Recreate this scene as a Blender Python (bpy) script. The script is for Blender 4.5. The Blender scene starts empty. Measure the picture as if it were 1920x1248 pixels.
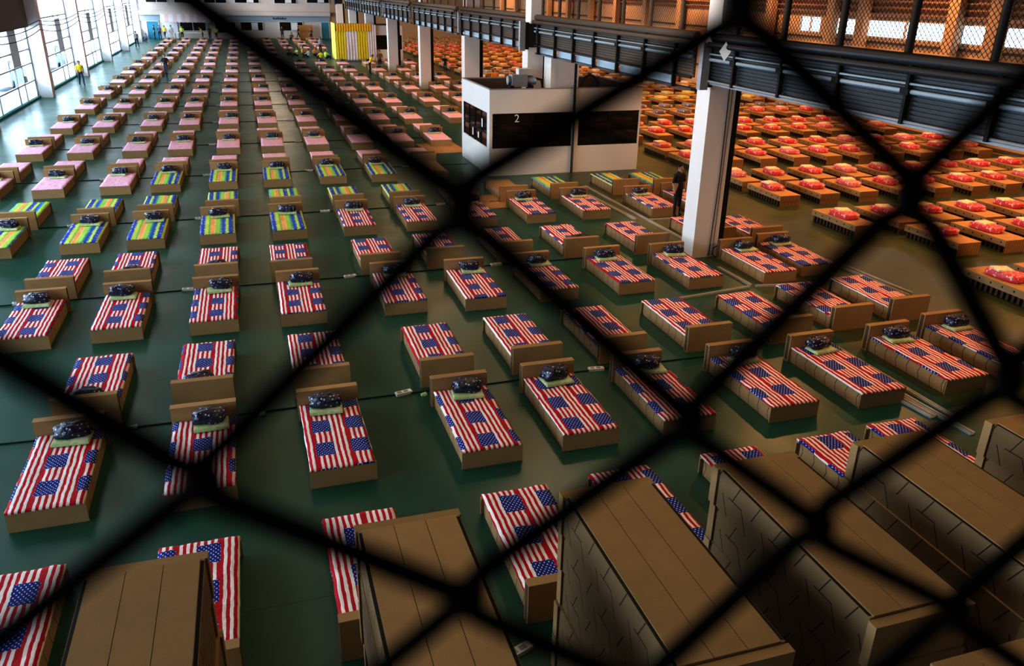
import bpy, bmesh, math, random
from mathutils import Vector, Matrix, noise
random.seed(7)
scene = bpy.context.scene
COL = scene.collection
PI = math.pi

# ------------------------------------------------------------------ camera
F, PITCH, ROLL, YAW, CH = 1504.85, math.radians(23.1818), math.radians(1.10288), math.radians(17.83326), 6.68364
cp, sp, cr, sr, cy, sy = math.cos(PITCH), math.sin(PITCH), math.cos(ROLL), math.sin(ROLL), math.cos(YAW), math.sin(YAW)
FWD = Vector((sy*cp, cy*cp, -sp)); R0 = Vector((cy, -sy, 0)); U0 = R0.cross(FWD)
RIGHT = R0*cr + U0*sr; UP = -R0*sr + U0*cr
EYE = Vector((0, 0, CH))
cam_d = bpy.data.cameras.new('camera'); cam = bpy.data.objects.new('camera', cam_d); COL.objects.link(cam)
cam.matrix_world = Matrix(((RIGHT.x, UP.x, -FWD.x, 0), (RIGHT.y, UP.y, -FWD.y, 0), (RIGHT.z, UP.z, -FWD.z, CH), (0, 0, 0, 1)))
cam_d.sensor_width = 36; cam_d.lens = 36*F/1920; cam_d.clip_start = 0.02; cam_d.clip_end = 400
cam_d.dof.use_dof = True; cam_d.dof.focus_distance = 17; cam_d.dof.aperture_fstop = 5.0
scene.camera = cam

def proj(p):
    d = Vector(p) - EYE; z = d.dot(FWD)
    if z < .05: return None
    return 960 + F*d.dot(RIGHT)/z, 624 - F*d.dot(UP)/z, z

# ------------------------------------------------------------------ mesh helpers
class MB:
    def __init__(s): s.v = []; s.f = []; s.m = []; s.sm = []
    def face(s, idx, m=0, sm=False): s.f.append(idx); s.m.append(m); s.sm.append(sm)
    def box(s, x0, x1, y0, y1, z0, z1, m=0, rz=0, c=None):
        b = len(s.v)
        pts = [(x0,y0,z0),(x1,y0,z0),(x1,y1,z0),(x0,y1,z0),(x0,y0,z1),(x1,y0,z1),(x1,y1,z1),(x0,y1,z1)]
        if rz:
            cx, cyy = c or ((x0+x1)/2, (y0+y1)/2); ca, sa = math.cos(rz), math.sin(rz)
            pts = [(cx+(x-cx)*ca-(y-cyy)*sa, cyy+(x-cx)*sa+(y-cyy)*ca, z) for x, y, z in pts]
        s.v += pts
        for q in ((0,3,2,1),(4,5,6,7),(0,1,5,4),(1,2,6,5),(2,3,7,6),(3,0,4,7)): s.face([b+i for i in q], m)
        return s
    def quad(s, a, b, c, d, m=0):
        n = len(s.v); s.v += [a, b, c, d]; s.face([n, n+1, n+2, n+3], m); return s
    def tube(s, pts, r, n=8, m=0, cap=True):
        pts = [Vector(p) for p in pts]; rings = []
        rs = r if isinstance(r, (list, tuple)) else [r]*len(pts)
        up = None
        for i, p in enumerate(pts):
            t = (pts[min(i+1, len(pts)-1)] - pts[max(i-1, 0)]).normalized()
            if up is None: up = Vector((0,0,1)) if abs(t.z) < .9 else Vector((1,0,0))
            a = t.cross(up)
            if a.length < 1e-5: a = t.cross(Vector((0,1,0)))
            a.normalize(); bb = a.cross(t).normalized(); up = bb
            b = len(s.v)
            for k in range(n):
                w = 2*PI*k/n; s.v.append(tuple(p + (a*math.cos(w) + bb*math.sin(w))*rs[i]))
            rings.append(b)
        for i in range(len(rings)-1):
            for k in range(n):
                s.face([rings[i]+k, rings[i]+(k+1) % n, rings[i+1]+(k+1) % n, rings[i+1]+k], m, True)
        if cap:
            s.face([rings[0]+k for k in range(n)], m); s.face([rings[-1]+n-1-k for k in range(n)], m)
        return s
    def ball(s, c, r, nu=12, nv=8, m=0, p=1.0, fn=None):
        b = len(s.v); c = Vector(c); rx, ry, rz = r if isinstance(r, (tuple, list)) else (r, r, r)
        def sg(x): return math.copysign(abs(x)**p, x)
        for j in range(nv+1):
            th = -PI/2 + PI*j/nv
            for i in range(nu):
                ph = 2*PI*i/nu
                q = Vector((rx*sg(math.cos(th))*sg(math.cos(ph)), ry*sg(math.cos(th))*sg(math.sin(ph)), rz*sg(math.sin(th))))
                if fn: q = fn(q)
                s.v.append(tuple(c + q))
        for j in range(nv):
            for i in range(nu):
                s.face([b+j*nu+i, b+j*nu+(i+1) % nu, b+(j+1)*nu+(i+1) % nu, b+(j+1)*nu+i], m, True)
        return s
    def mesh(s, name, mats):
        me = bpy.data.meshes.new(name); me.from_pydata(s.v, [], s.f)
        for m in (mats if isinstance(mats, (list, tuple)) else [mats]): me.materials.append(m)
        me.polygons.foreach_set('material_index', s.m); me.polygons.foreach_set('use_smooth', s.sm)
        me.update(); return me
    def build(s, name, mats, parent=None, loc=(0,0,0), rz=0):
        return link(name, s.mesh(name, mats), parent, loc, rz)
def link(name, me, parent=None, loc=(0,0,0), rz=0):
    o = bpy.data.objects.new(name, me); COL.objects.link(o); o.location = loc; o.rotation_euler.z = rz
    if parent: o.parent = parent
    return o
def tag(o, label, cat, group=None, kind=None):
    o['label'] = label; o['category'] = cat
    if group: o['group'] = group
    if kind: o['kind'] = kind
    return o
def empty(name, label, cat, loc=(0,0,0), rz=0, group=None):
    o = bpy.data.objects.new(name, None); COL.objects.link(o); o.location = loc; o.rotation_euler.z = rz
    o.empty_display_size = .1
    return tag(o, label, cat, group)
def struct(o, label=None):
    o['kind'] = 'structure'
    if label: o['label'] = label
    return o

# ------------------------------------------------------------------ node helpers
class E:
    """a socket with arithmetic"""
    def __init__(s, nt, sock): s.nt = nt; s.s = sock
    def op(s, o, *a):
        n = s.nt.nodes.new('ShaderNodeMath'); n.operation = o
        for i, x in enumerate((s,)+a):
            if isinstance(x, E): s.nt.links.new(x.s, n.inputs[i])
            else: n.inputs[i].default_value = x
        return E(s.nt, n.outputs[0])
    def __add__(s, o): return s.op('ADD', o)
    def __sub__(s, o): return s.op('SUBTRACT', o)
    def __mul__(s, o): return s.op('MULTIPLY', o)
    def __truediv__(s, o): return s.op('DIVIDE', o)
    def fr(s): return s.op('FRACT')
    def fl(s): return s.op('FLOOR')
    def ab(s): return s.op('ABSOLUTE')
    def lt(s, o): return s.op('LESS_THAN', o)
    def gt(s, o): return s.op('GREATER_THAN', o)
    def sin(s): return s.op('SINE')
    def mod2(s): return s.op('FLOORED_MODULO', 2.0)
class Mat:
    def __init__(s, name, rough=.8, spec=.3, metal=0, base=(.5,.5,.5)):
        s.m = bpy.data.materials.new(name); s.m.use_nodes = True; s.nt = s.m.node_tree
        s.b = s.nt.nodes['Principled BSDF']; s.set('Roughness', rough); s.set('Specular IOR Level', spec); s.set('Metallic', metal)
        s.b.inputs['Base Color'].default_value = (*base, 1); s.m.diffuse_color = (*base, 1)
    def set(s, k, v):
        if isinstance(v, E): s.nt.links.new(v.s, s.b.inputs[k])
        else: s.b.inputs[k].default_value = v
        return s
    def node(s, t, **kw):
        n = s.nt.nodes.new(t)
        for k, v in kw.items(): setattr(n, k, v)
        return n
    def coord(s, kind='Object'):
        n = s.node('ShaderNodeTexCoord'); v = n.outputs[kind]
        x = s.node('ShaderNodeSeparateXYZ'); s.nt.links.new(v, x.inputs[0])
        s.vec = v
        return E(s.nt, x.outputs[0]), E(s.nt, x.outputs[1]), E(s.nt, x.outputs[2])
    def noise(s, scale=5, detail=3, vec=None, out='Fac', rough=.6):
        n = s.node('ShaderNodeTexNoise'); n.inputs['Scale'].default_value = scale; n.inputs['Detail'].default_value = detail
        n.inputs['Roughness'].default_value = rough
        if vec is not None: s.nt.links.new(vec, n.inputs['Vector'])
        return E(s.nt, n.outputs[out])
    def voro(s, scale, vec=None, out='Distance', rnd=1.0):
        n = s.node('ShaderNodeTexVoronoi'); n.inputs['Scale'].default_value = scale; n.inputs['Randomness'].default_value = rnd
        if vec is not None: s.nt.links.new(vec, n.inputs['Vector'])
        return E(s.nt, n.outputs[out])
    def mix(s, f, a, b):
        n = s.node('ShaderNodeMix', data_type='RGBA')
        for i, x in ((0, f), (6, a), (7, b)):
            if isinstance(x, E): s.nt.links.new(x.s, n.inputs[i])
            elif i == 0: n.inputs[0].default_value = x
            else: n.inputs[i].default_value = (*x, 1)
        return E(s.nt, n.outputs[2])
    def ramp(s, f, stops, interp='LINEAR'):
        n = s.node('ShaderNodeValToRGB'); r = n.color_ramp; r.interpolation = interp
        while len(r.elements) < len(stops): r.elements.new(.5)
        for e, (p, c) in zip(r.elements, stops): e.position = p; e.color = (*c, 1)
        s.nt.links.new(f.s, n.inputs[0]); return E(s.nt, n.outputs[0])
    def prop(s, name):
        n = s.node('ShaderNodeAttribute', attribute_type='OBJECT', attribute_name=name); return E(s.nt, n.outputs['Fac'])
    def objcol(s):
        n = s.node('ShaderNodeObjectInfo'); return E(s.nt, n.outputs['Color'])
    def rnd(s):
        n = s.node('ShaderNodeObjectInfo'); return E(s.nt, n.outputs['Random'])
    def bump(s, h, st=.3, d=.01):
        n = s.node('ShaderNodeBump'); n.inputs['Strength'].default_value = st; n.inputs['Distance'].default_value = d
        s.nt.links.new(h.s, n.inputs['Height']); s.nt.links.new(n.outputs[0], s.b.inputs['Normal']); return s
def flat(name, c, rough=.7, spec=.3, metal=0, var=.12, scale=6):
    m = Mat(name, rough, spec, metal, c); m.coord()
    n = m.noise(scale, 3, m.vec)
    m.set('Base Color', m.mix(n, tuple(x*(1-var) for x in c), tuple(min(1, x*(1+var)) for x in c)))
    return m.m

# --- materials
CB = (.44, .285, .138)
def cardboard(name, c=CB, var=.14):
    m = Mat(name, .75, .25); x, y, z = m.coord()
    n = m.noise(3.0, 4, m.vec); g = m.noise(90, 1, m.vec)
    f = n*.7 + g*.3 + (m.rnd()-.5)*.35
    m.set('Base Color', m.mix(f, tuple(k*(1-2*var) for k in c), tuple(k*(1+var*1.6) for k in c)))
    return m
M_card = cardboard('cardboard').m
def card_side(name, period, slope, c=CB):
    m = cardboard(name, c); x, y, z = m.coord()
    src = m.b.inputs['Base Color'].links[0].from_socket
    # slits: zig-zag cuts between the folded flaps of the side
    u = (y + (z/slope - .5).ab()*.10)/period
    d = (u.fr() - .5).ab()
    slit = d.lt(.022)*(x.ab().gt(.38))
    m.set('Base Color', m.mix(slit, E(m.nt, src), (.03, .02, .012))); return m.m
M_side = card_side('cardboard_slit_side', .29, .29, (.43, .275, .135))
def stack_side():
    m = cardboard('cardboard_stack_side', (.25, .165, .085)); x, y, z = m.coord()  # darker than the card tops: dimness of the sides put into the colour
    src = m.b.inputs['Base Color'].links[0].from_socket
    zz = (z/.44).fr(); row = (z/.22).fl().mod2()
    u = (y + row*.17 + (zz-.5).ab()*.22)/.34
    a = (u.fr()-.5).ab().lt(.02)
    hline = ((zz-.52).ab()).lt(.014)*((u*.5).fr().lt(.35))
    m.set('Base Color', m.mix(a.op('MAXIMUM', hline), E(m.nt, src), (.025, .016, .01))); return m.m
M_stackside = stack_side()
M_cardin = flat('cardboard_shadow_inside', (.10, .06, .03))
def rh_side():
    m = cardboard('cardboard_holed_side', (.46, .29, .14)); x, y, z = m.coord()
    src = m.b.inputs['Base Color'].links[0].from_socket
    u = ((y/.34).fr()-.5)*.34; v = z-.285
    hole = (u*u + v*v).lt(.00065)
    m.set('Base Color', m.mix(hole, E(m.nt, src), (.03, .015, .008))); return m.m
M_rhside = rh_side()
def rh_end():
    m = cardboard('cardboard_fluted_end', (.40, .22, .09)); x, y, z = m.coord()
    src = m.b.inputs['Base Color'].links[0].from_socket
    f = ((x/.085).fr()-.5).ab().lt(.14)
    m.set('Base Color', m.mix(f*.65, E(m.nt, src), (.10, .04, .012))); return m.m
M_rhend = rh_end()
M_rhtop = cardboard('cardboard_platform', (.52, .33, .16)).m

def flag():
    m = Mat('flag_print', .75, .2); x, y, z = m.coord()
    wx = m.noise(5, 2, m.vec)
    u = (x - m.prop('cx') + (wx-.5)*.03)/.52; v = (y - m.prop('cy') + (wx-.5)*.03)/.71
    fu, fv = u.fr(), v.fr()
    stripe = (fu*13).fl().mod2().lt(.5)
    red_white = m.mix(stripe, (.90, .84, .84), (.50, .010, .028))
    canton = fu.lt(7/13)*fv.lt(.53)
    p = fu*(13/7)*5.0; q = fv*(1/.53)*5.6
    a = (p+q*.9).fr()-.5; b = (p-q*.9).fr()-.5
    star = (a*a+b*b).lt(.040)
    blue = m.mix(star, (.008, .028, .27), (.72, .76, .86))
    m.set('Base Color', m.mix(canton, red_white, blue))
    m.bump(m.noise(26, 3, m.vec), .5, .02); return m.m
M_flag = flag()
def pink():
    m = Mat('pink_print', .75, .2); x, y, z = m.coord()
    n = m.noise(38, 3, m.vec); v = m.voro(16, m.vec)
    c = m.mix(n.gt(.54), (.86, .47, .66), (.96, .84, .92))
    c = m.mix(v.lt(.16), c, (.62, .30, .58)); m.set('Base Color', c); m.bump(m.noise(14, 3, m.vec), .4, .02); return m.m
M_pink = pink()
def patterned():
    m = Mat('zigzag_band_print', .75, .2); x, y, z = m.coord()
    zig = ((y/.12).fr()-.5).ab()*.085
    u = ((x - m.prop('cx') + zig)/.76).fr()
    c = m.ramp(u, [(0, (.035, .09, .46)), (.17, (.62, .80, .16)), (.30, (.20, .55, .12)), (.36, (.90, .42, .16)), (.50, (.82, .66, .22)), (.55, (.42, .72, .12)), (.70, (.08, .42, .36)), (.76, (.04, .12, .5)), (.90, (.55, .80, .15))], 'CONSTANT')
    d = m.voro(11, m.vec, rnd=.3)
    c = m.mix((d-.27).ab().lt(.07)*.8, c, (.84, .86, .66))
    m.set('Base Color', c); m.bump(m.noise(14, 3, m.vec), .4, .02); return m.m
M_pat = patterned()
def pillowmat():
    m = Mat('navy_star_bag', .18, .6); x, y, z = m.coord()
    d = m.voro(15, m.vec, rnd=.6); m.set('Base Color', m.mix(d.lt(.23), (.012, .018, .06), (.55, .6, .75)))
    m.bump(m.noise(18, 3, m.vec), .6, .03); return m.m
M_pillow = pillowmat()
def bundlemat():
    m = Mat('bagged_blanket_print', .28, .5); x, y, z = m.coord()
    n = m.noise(13, 3, m.vec); v = m.voro(12, m.vec)
    c = m.mix(n.gt(.58), m.objcol(), (.85, .66, .60)); c = m.mix(v.lt(.14), c, (.35, .10, .16))
    m.set('Base Color', c); m.bump(m.noise(16, 3, m.vec), .6, .03); return m.m
M_bundle = bundlemat()
def padmat(name, a, b):
    m = Mat(name, .6, .3); x, y, z = m.coord(); n = m.noise(9, 2, m.vec)
    m.set('Base Color', m.mix(n.gt(.55), a, b)); return m.m
M_pad = padmat('pale_green_pack', (.50, .64, .34), (.66, .74, .5))
M_cream = padmat('cream_pack', (.92, .84, .66), (.75, .70, .52))

def floor_mat(name, a, b, rough=.30):
    m = Mat(name, rough, .5); x, y, z = m.coord()
    n = m.noise(.22, 5, m.vec); n2 = m.noise(3.5, 5, m.vec)
    f = n*.6+n2*.4
    c = m.mix(f.op('SMOOTH_MIN', .9, .1), a, b)
    line = (((y+2.1)/6.62).fr()-.5).ab().lt(.0016)
    m.set('Base Color', m.mix(line*.6, c, tuple(k*.3 for k in a)))
    m.set('Roughness', m.noise(.8, 4, m.vec)*.22 + (rough-.08)); return m.m
M_floor = floor_mat('green_epoxy_floor', (.008, .072, .052), (.014, .110, .080))
M_floor2 = floor_mat('olive_epoxy_floor', (.042, .070, .028), (.075, .10, .042))
M_white = flat('white_paint', (.78, .77, .77), .6, .3, 0, .05, 1.5)
M_whiteboard = flat('white_booth_panel', (.80, .78, .76), .5, .3, 0, .04, 1)
M_cream_wall = flat('cream_wall', (.70, .62, .57), .7, .3, 0, .07, .8)
M_bluewall = flat('pale_blue_grey_paint', (.42, .50, .58), .7)
M_tanwall = flat('tan_wall', (.62, .42, .26), .8, .2, 0, .12, .6)
M_warm_bounce = flat('pier_warm_bounce_tint', (.72, .52, .46), .7)  # hall face of the white piers: warm reflected light put into the colour
M_dark = flat('dark_steel', (.030, .032, .036), .45, .5, .3)
M_black = flat('black_rubber', (.012, .012, .013), .7)
M_grey = flat('grey_steel', (.33, .34, .37), .5, .5, .2)
M_bluepipe = flat('pale_blue_pipe', (.34, .44, .52), .35, .5)
M_brownsteel = flat('brown_dusty_steel', (.13, .10, .08), .7)
M_roof = flat('roof_sheet', (.20, .13, .09), .8)
M_slat = flat('louvre_sheet', (.50, .26, .13), .6)
M_metalstrip = flat('aluminium_channel', (.62, .62, .60), .4, .5, .3)
M_wood = flat('orange_wood', (.48, .24, .08), .6)
M_teal = flat('teal_kerb', (.03, .22, .20), .6)
M_bluedoor = flat('blue_door', (.06, .30, .42), .5)
M_wire = flat('wire_black', (.004, .0035, .003), .9, .05)
M_yellowcloth = flat('yellow_cloth', (.80, .66, .05), .8, .2, 0, .18, 3)
M_goldcloth = flat('gold_cloth', (.82, .50, .04), .8, .2, 0, .2, 5)
M_whitecloth = flat('white_cloth', (.80, .74, .78), .8)
M_paper = flat('white_paper', (.85, .85, .85), .7)
def frosted():
    m = bpy.data.materials.new('frosted_panel'); m.use_nodes = True; nt = m.node_tree; nt.nodes.clear()
    o = nt.nodes.new('ShaderNodeOutputMaterial'); mx = nt.nodes.new('ShaderNodeMixShader'); t = nt.nodes.new('ShaderNodeBsdfTranslucent'); d = nt.nodes.new('ShaderNodeBsdfDiffuse')
    n = nt.nodes.new('ShaderNodeTexNoise'); n.inputs['Scale'].default_value = .7
    r = nt.nodes.new('ShaderNodeValToRGB'); r.color_ramp.elements[0].color = (.72, .80, .86, 1); r.color_ramp.elements[1].color = (.92, .95, .97, 1)
    nt.links.new(n.outputs[0], r.inputs[0]); nt.links.new(r.outputs[0], t.inputs[0]); nt.links.new(r.outputs[0], d.inputs[0])
    mx.inputs[0].default_value = .4; nt.links.new(t.outputs[0], mx.inputs[1]); nt.links.new(d.outputs[0], mx.inputs[2]); nt.links.new(mx.outputs[0], o.inputs[0]); return m
M_frost = frosted()
def glass(name, tint, refl):
    m = bpy.data.materials.new(name); m.use_nodes = True; nt = m.node_tree; nt.nodes.clear()
    o = nt.nodes.new('ShaderNodeOutputMaterial'); mx = nt.nodes.new('ShaderNodeMixShader'); t = nt.nodes.new('ShaderNodeBsdfTransparent'); g = nt.nodes.new('ShaderNodeBsdfGlossy')
    mx.inputs[0].default_value = refl
    t.inputs[0].default_value = (*tint, 1); g.inputs['Roughness'].default_value = .03
    nt.links.new(t.outputs[0], mx.inputs[1]); nt.links.new(g.outputs[0], mx.inputs[2]); nt.links.new(mx.outputs[0], o.inputs[0]); return m
M_glass = glass('clear_glass', (.93, .97, 1.0), .05)
M_darkglass = Mat('dark_glass', .06, .5, 0, (.006, .006, .008)).m
def emis(name, c, s):
    m = Mat(name, .5, .2, 0, c); m.set('Emission Color', (*c, 1)); m.set('Emission Strength', s); return m.m
M_tube = emis('lamp_tube_glow', (1, .55, .22), 9)

ORD = ['zeroth','first','second','third','fourth','fifth','sixth','seventh','eighth','ninth','tenth','eleventh','twelfth','thirteenth','fourteenth','fifteenth','sixteenth','seventeenth','eighteenth','nineteenth','twentieth','twenty-first','twenty-second','twenty-third','twenty-fourth','twenty-fifth','twenty-sixth','twenty-seventh','twenty-eighth','twenty-ninth','thirtieth','thirty-first','thirty-second','thirty-third','thirty-fourth','thirty-fifth','thirty-sixth','thirty-seventh','thirty-eighth','thirty-ninth','fortieth']

# ------------------------------------------------------------------ shell
ROOF = 9.6
struct(MB().box(-12.6, 11.4, -3, 120, -.2, 0).build('floor', M_floor))
struct(MB().box(11.4, 33.4, -3, 120, -.2, 0).build('floor_side_hall', M_floor2))
struct(MB().box(-13, 11.2, -3.4, 120.5, ROOF, ROOF+.2).build('ceiling', M_roof))
struct(MB().box(11.2, 33.6, -3.4, 120.5, ROOF, ROOF+.2).build('ceiling_side_hall', M_roof))
struct(MB().box(-13, 33.6, -3.4, -3.2, -.2, ROOF).build('wall_rear', M_roof))
# ground outside
struct(MB().box(-70, -12.75, -30, 170, -.4, -.12).build('ground_outside', flat('pale_concrete', (.72, .74, .76), .9)))

PIL_Y = [4.6+13.27*k for k in range(9)]
# left window wall
for k, y in enumerate([-8.67]+PIL_Y):
    if k == 0: continue
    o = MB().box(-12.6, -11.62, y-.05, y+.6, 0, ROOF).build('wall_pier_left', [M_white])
    me = o.data; me.materials.append(M_warm_bounce)
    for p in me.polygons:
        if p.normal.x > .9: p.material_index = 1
    struct(o, 'white pier between window bays, hall side coloured as in warm reflected light')
edges = [-3.2]+PIL_Y+[119.6]
for k in range(len(edges)-1):
    a, b = edges[k]+(.6 if k else 0), edges[k+1]-.05
    w = struct(MB().box(-12.52, -12.46, a, b, .12, 1.05).build('window_%d' % (k+1), M_frost), 'tall window bay with frosted lower panels')
    fr = MB()
    L = b-a; posts = [a+.06, a+L*.20, a+L*.33, a+L*.66, a+L*.79, b-.06]
    for yy in posts: fr.box(-12.56, -12.42, yy-.05, yy+.05, .1, ROOF)
    for zz in (1.05, 2.05, 2.85, 4.4, 6.6): fr.box(-12.54, -12.44, a, b, zz-.035, zz+.035)
    fr.build('window_frame', M_grey, w)
    MB().box(-12.505, -12.495, a, b, 1.08, ROOF).build('window_pane', M_glass, w)
    # narrow pale blue opening vents
    v = MB()
    for q in (.20, .66): v.box(-12.47, -12.43, a+L*q+.05, a+L*(q+.13)-.05, 2.1, 4.2)
    v.build('window_blind', flat('window_blind_%d' % k, (.55, .66, .74), .6), w)
    struct(MB().box(-12.6, -12.3, a, b, 0, .12).build('trim_%d' % (k+1), M_teal), 'teal kerb under the window bay')
# dark roller shade boxes above the nearest bays
for (a, b) in ((31.8, 44.3), (45.1, 57.55)):
    tag(MB().box(-12.40, -12.2, a+.02, b-.02, 4.1, ROOF-.01).build('roller_shade', M_brownsteel), 'dark brown shade drawn over the upper half of the %s window bay' % ('nearest' if a < 40 else 'second nearest'), 'shade')

# back wall
bw = struct(MB().box(-13, 11.6, 119.6, 120, 0, ROOF).build('wall_back', M_cream_wall))
MB().box(-12.4, 11.5, 119.45, 119.6, 2.15, 2.75).build('wall_band', M_bluewall, bw)
MB().box(-12.4, 11.5, 118.7, 119.6, 2.85, 3.35).build('wall_ledge', M_cream_wall, bw)
struct(MB().box(11.6, 33.1, 119.62, 120.4, 0, ROOF).build('wall_back_side_hall', M_tanwall))
WN = 20
for (x0, x1, z0, z1, bright) in [(-7.7,-4.6,.95,2.0,0),(-3.4,-.9,.7,2.0,0),(-.2,2.6,1.0,2.0,.28),(4.8,7.8,1.0,2.05,.5),
        (-11.4,-8.9,4.35,5.6,0),(-8.0,-5.2,4.35,5.6,0),(-4.4,-1.7,4.35,5.6,0),(-.6,2.4,4.4,5.6,.5),(8.6,11.5,4.5,5.6,.5),(4.4,7.2,4.4,5.6,.3)]:
    WN += 1
    w = struct(MB().box(x0, x1, 119.52, 119.61, z0, z1).build('window_%d' % WN, M_darkglass), 'dark window in the far end wall')
    f = MB(); t = .07
    f.box(x0-t, x1+t, 119.48, 119.6, z0-t, z0).box(x0-t, x1+t, 119.48, 119.6, z1, z1+t).box(x0-t, x0, 119.48, 119.6, z0, z1).box(x1, x1+t, 119.48, 119.6, z0, z1)
    f.box((x0+x1)/2-.04, (x0+x1)/2+.04, 119.48, 119.6, z0, z1)
    f.build('window_frame', M_white, w)
    if bright: MB().box(x0+(x1-x0)*.5, x0+(x1-x0)*.78, 119.49, 119.52, z0+.05, z1-.05).build('window_blind', M_paper, w)
for n, (x0, x1, c) in enumerate([(-11.7, -10.3, M_bluedoor), (-10.0, -8.1, M_paper), (10.3, 11.3, M_bluedoor)]):  # the open doorway is a white panel, its daylight only painted
    d = struct(MB().box(x0, x1, 119.5, 119.6, 0, 2.05).build('door_%d' % (n+1), c), ['blue door at the far left corner', 'bright open doorway beside the blue door', 'blue door behind the yellow curtained booth'][n])
    MB().box(x0-.08, x0, 119.45, 119.6, 0, 2.1).box(x1, x1+.08, 119.45, 119.6, 0, 2.1).box(x0-.08, x1+.08, 119.45, 119.6, 2.05, 2.13).build('door_frame', M_white, d)
aw = tag(MB().build('awning', [M_whitecloth]), 'pale pink scalloped awning over the counter window at the far end', 'awning')
bpy.data.objects.remove(aw)
am = MB(); n = 12
for i in range(n):
    xa, xb = -9.9+i*.5, -9.9+(i+1)*.5
    am.quad((xa, 118.69, 3.0), (xb, 118.69, 3.0), (xb, 117.8, 2.15), (xa, 117.8, 2.15), i % 2)
    am.quad((xa, 117.8, 2.15), (xb, 117.8, 2.15), (xb-.06, 117.8, 2.0), (xa+.06, 117.8, 2.0), i % 2)
tag(am.build('awning', [M_whitecloth, flat('awning_rose', (.74, .58, .58))]), 'pale pink scalloped awning over the counter window at the far end', 'awning')
# notice board with illegible dark lettering above a far window
nb = MB()
for i in range(9): nb.box(4.0+i*.2, 4.0+i*.2+.13, 119.43, 119.46, 2.38, 2.38+(.2 if i % 3 else .26))
tag(nb.build('wall_sign', M_black), 'row of small dark letters on the far wall above the second window', 'sign')

# right side wall with window strip
rw = MB(); rw.box(33, 33.05, -3, 120, 0, 4.65); rw.box(33, 33.05, 46, 120, 4.65, 5.45); rw.box(33, 33.05, -3, 120, 5.45, ROOF)
struct(rw.build('wall_right', M_tanwall))
WN = 40
for (a, b) in ((43.5, 45.4), (40.4, 42.2), (33.5, 39.6), (29.0, 32.8), (22, 28.2), (14, 21), (5, 13)):
    WN += 1
    w = struct(MB().box(33.02, 33.03, a, b, 4.65, 5.45).build('window_%d' % WN, M_glass), 'narrow bright window strip high in the side wall')
    f = MB().box(32.98, 33.08, a-.06, a, 4.6, 5.5).box(32.98, 33.08, b, b+.06, 4.6, 5.5).box(32.98, 33.08, a, b, 4.6, 4.66).box(32.98, 33.08, a, b, 5.45, 5.5)
    f.box(33.0, 33.06, (a+b)/2-.1, (a+b)/2+.1, 4.65, 5.45)
    f.build('window_frame', M_white, w)
prev = 46
fill = MB()
for (a, b) in ((45.4, 46), (42.2, 43.5), (39.6, 40.4), (32.8, 33.5), (28.2, 29.0), (21, 22), (13, 14), (-3, 5)): fill.box(33, 33.05, a, b, 4.65, 5.45)
struct(fill.build('wall_right_pier', M_tanwall))
lv = MB()
for i in range(13):
    z = 5.6+i*.3
    b0 = len(lv.v); lv.v += [(32.98, -3, z), (32.98, 120, z), (32.72, 120, z+.22), (32.72, -3, z+.22)]; lv.face([b0, b0+1, b0+2, b0+3])
    lv.box(32.70, 32.75, -3, 120, z+.2, z+.25)
struct(lv.build('wall_right_louvre', M_slat), 'rows of orange-brown louvre sheets above the side window strip')
for i, y in enumerate([9, 15, 21, 25.5, 30.5, 32.9, 39.3, 41.9, 48, 54, 60, 66, 72, 78, 84, 90, 96, 102, 108]):
    struct(MB().box(32.3, 32.72, y-.32, y+.32, 0, ROOF).build('wall_right_pillar', M_tanwall), 'tan pillar against the side wall')
# panels and rails on the far side wall
pr = MB()
for z in (.12, 1.6, 3.1, 4.3): pr.box(32.93, 33.0, -3, 120, z, z+.12)
struct(pr.build('trim_30', M_brownsteel))

# ------------------------------------------------------------------ pillar line between the halls
PILLARS = [(11.1, 11.85, 18.55, 19.2), (10.7, 11.35, 31.9, 32.6), (11.5, 12.35, 45.2, 45.9), (11.75, 12.5, 58.8, 59.5), (11.6, 12.4, 71.6, 72.3), (11.6, 12.4, 84.9, 85.6), (11.6, 12.4, 98.2, 98.9), (11.6, 12.4, 111.4, 112.1)]
for i, (x0, x1, y0, y1) in enumerate(PILLARS):
    t = struct(MB().box(x0, x1, y0, y1, 0, 4.58).box(x0+.1, x1, y0, y1, 5.45, ROOF).build('wall_pillar', M_white), 'white square pillar between the two halls')
    MB().box(x0-.38, x0-.16, y0-.12, y0+.06, 4.45, 5.55).box(x0-.16, x0+.02, y0-.02, y0+.1, 4.5, 5.5, 1).build('pillar_bracket', [M_grey, M_dark], t)
    MB().box(x0+.02, x1, y0-.05, y1, 4.58, 5.45).build('pillar_web', M_dark, t)
    MB().box(x1, x1+.22, y0+.1, y1+.05, 0, 4.6).build('pillar_downpipe', M_black, t)
    if i == 0:
        MB().tube([(x1-.22, y0-.03, 4.6), (x1-.20, y0-.03, 2.2), (x1-.26, y0-.03, .05)], .012, 6).tube([(x1-.12, y0-.03, 4.6), (x1-.15, y0-.03, .05)], .008, 6).build('pillar_cable', M_black, t)
        MB().tube([(x1-.05+.16*math.cos(a*PI/8), y0-.12, .18+.16*math.sin(a*PI/8)) for a in range(17)], .014, 6).build('cable_coil', M_black, t)

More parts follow.
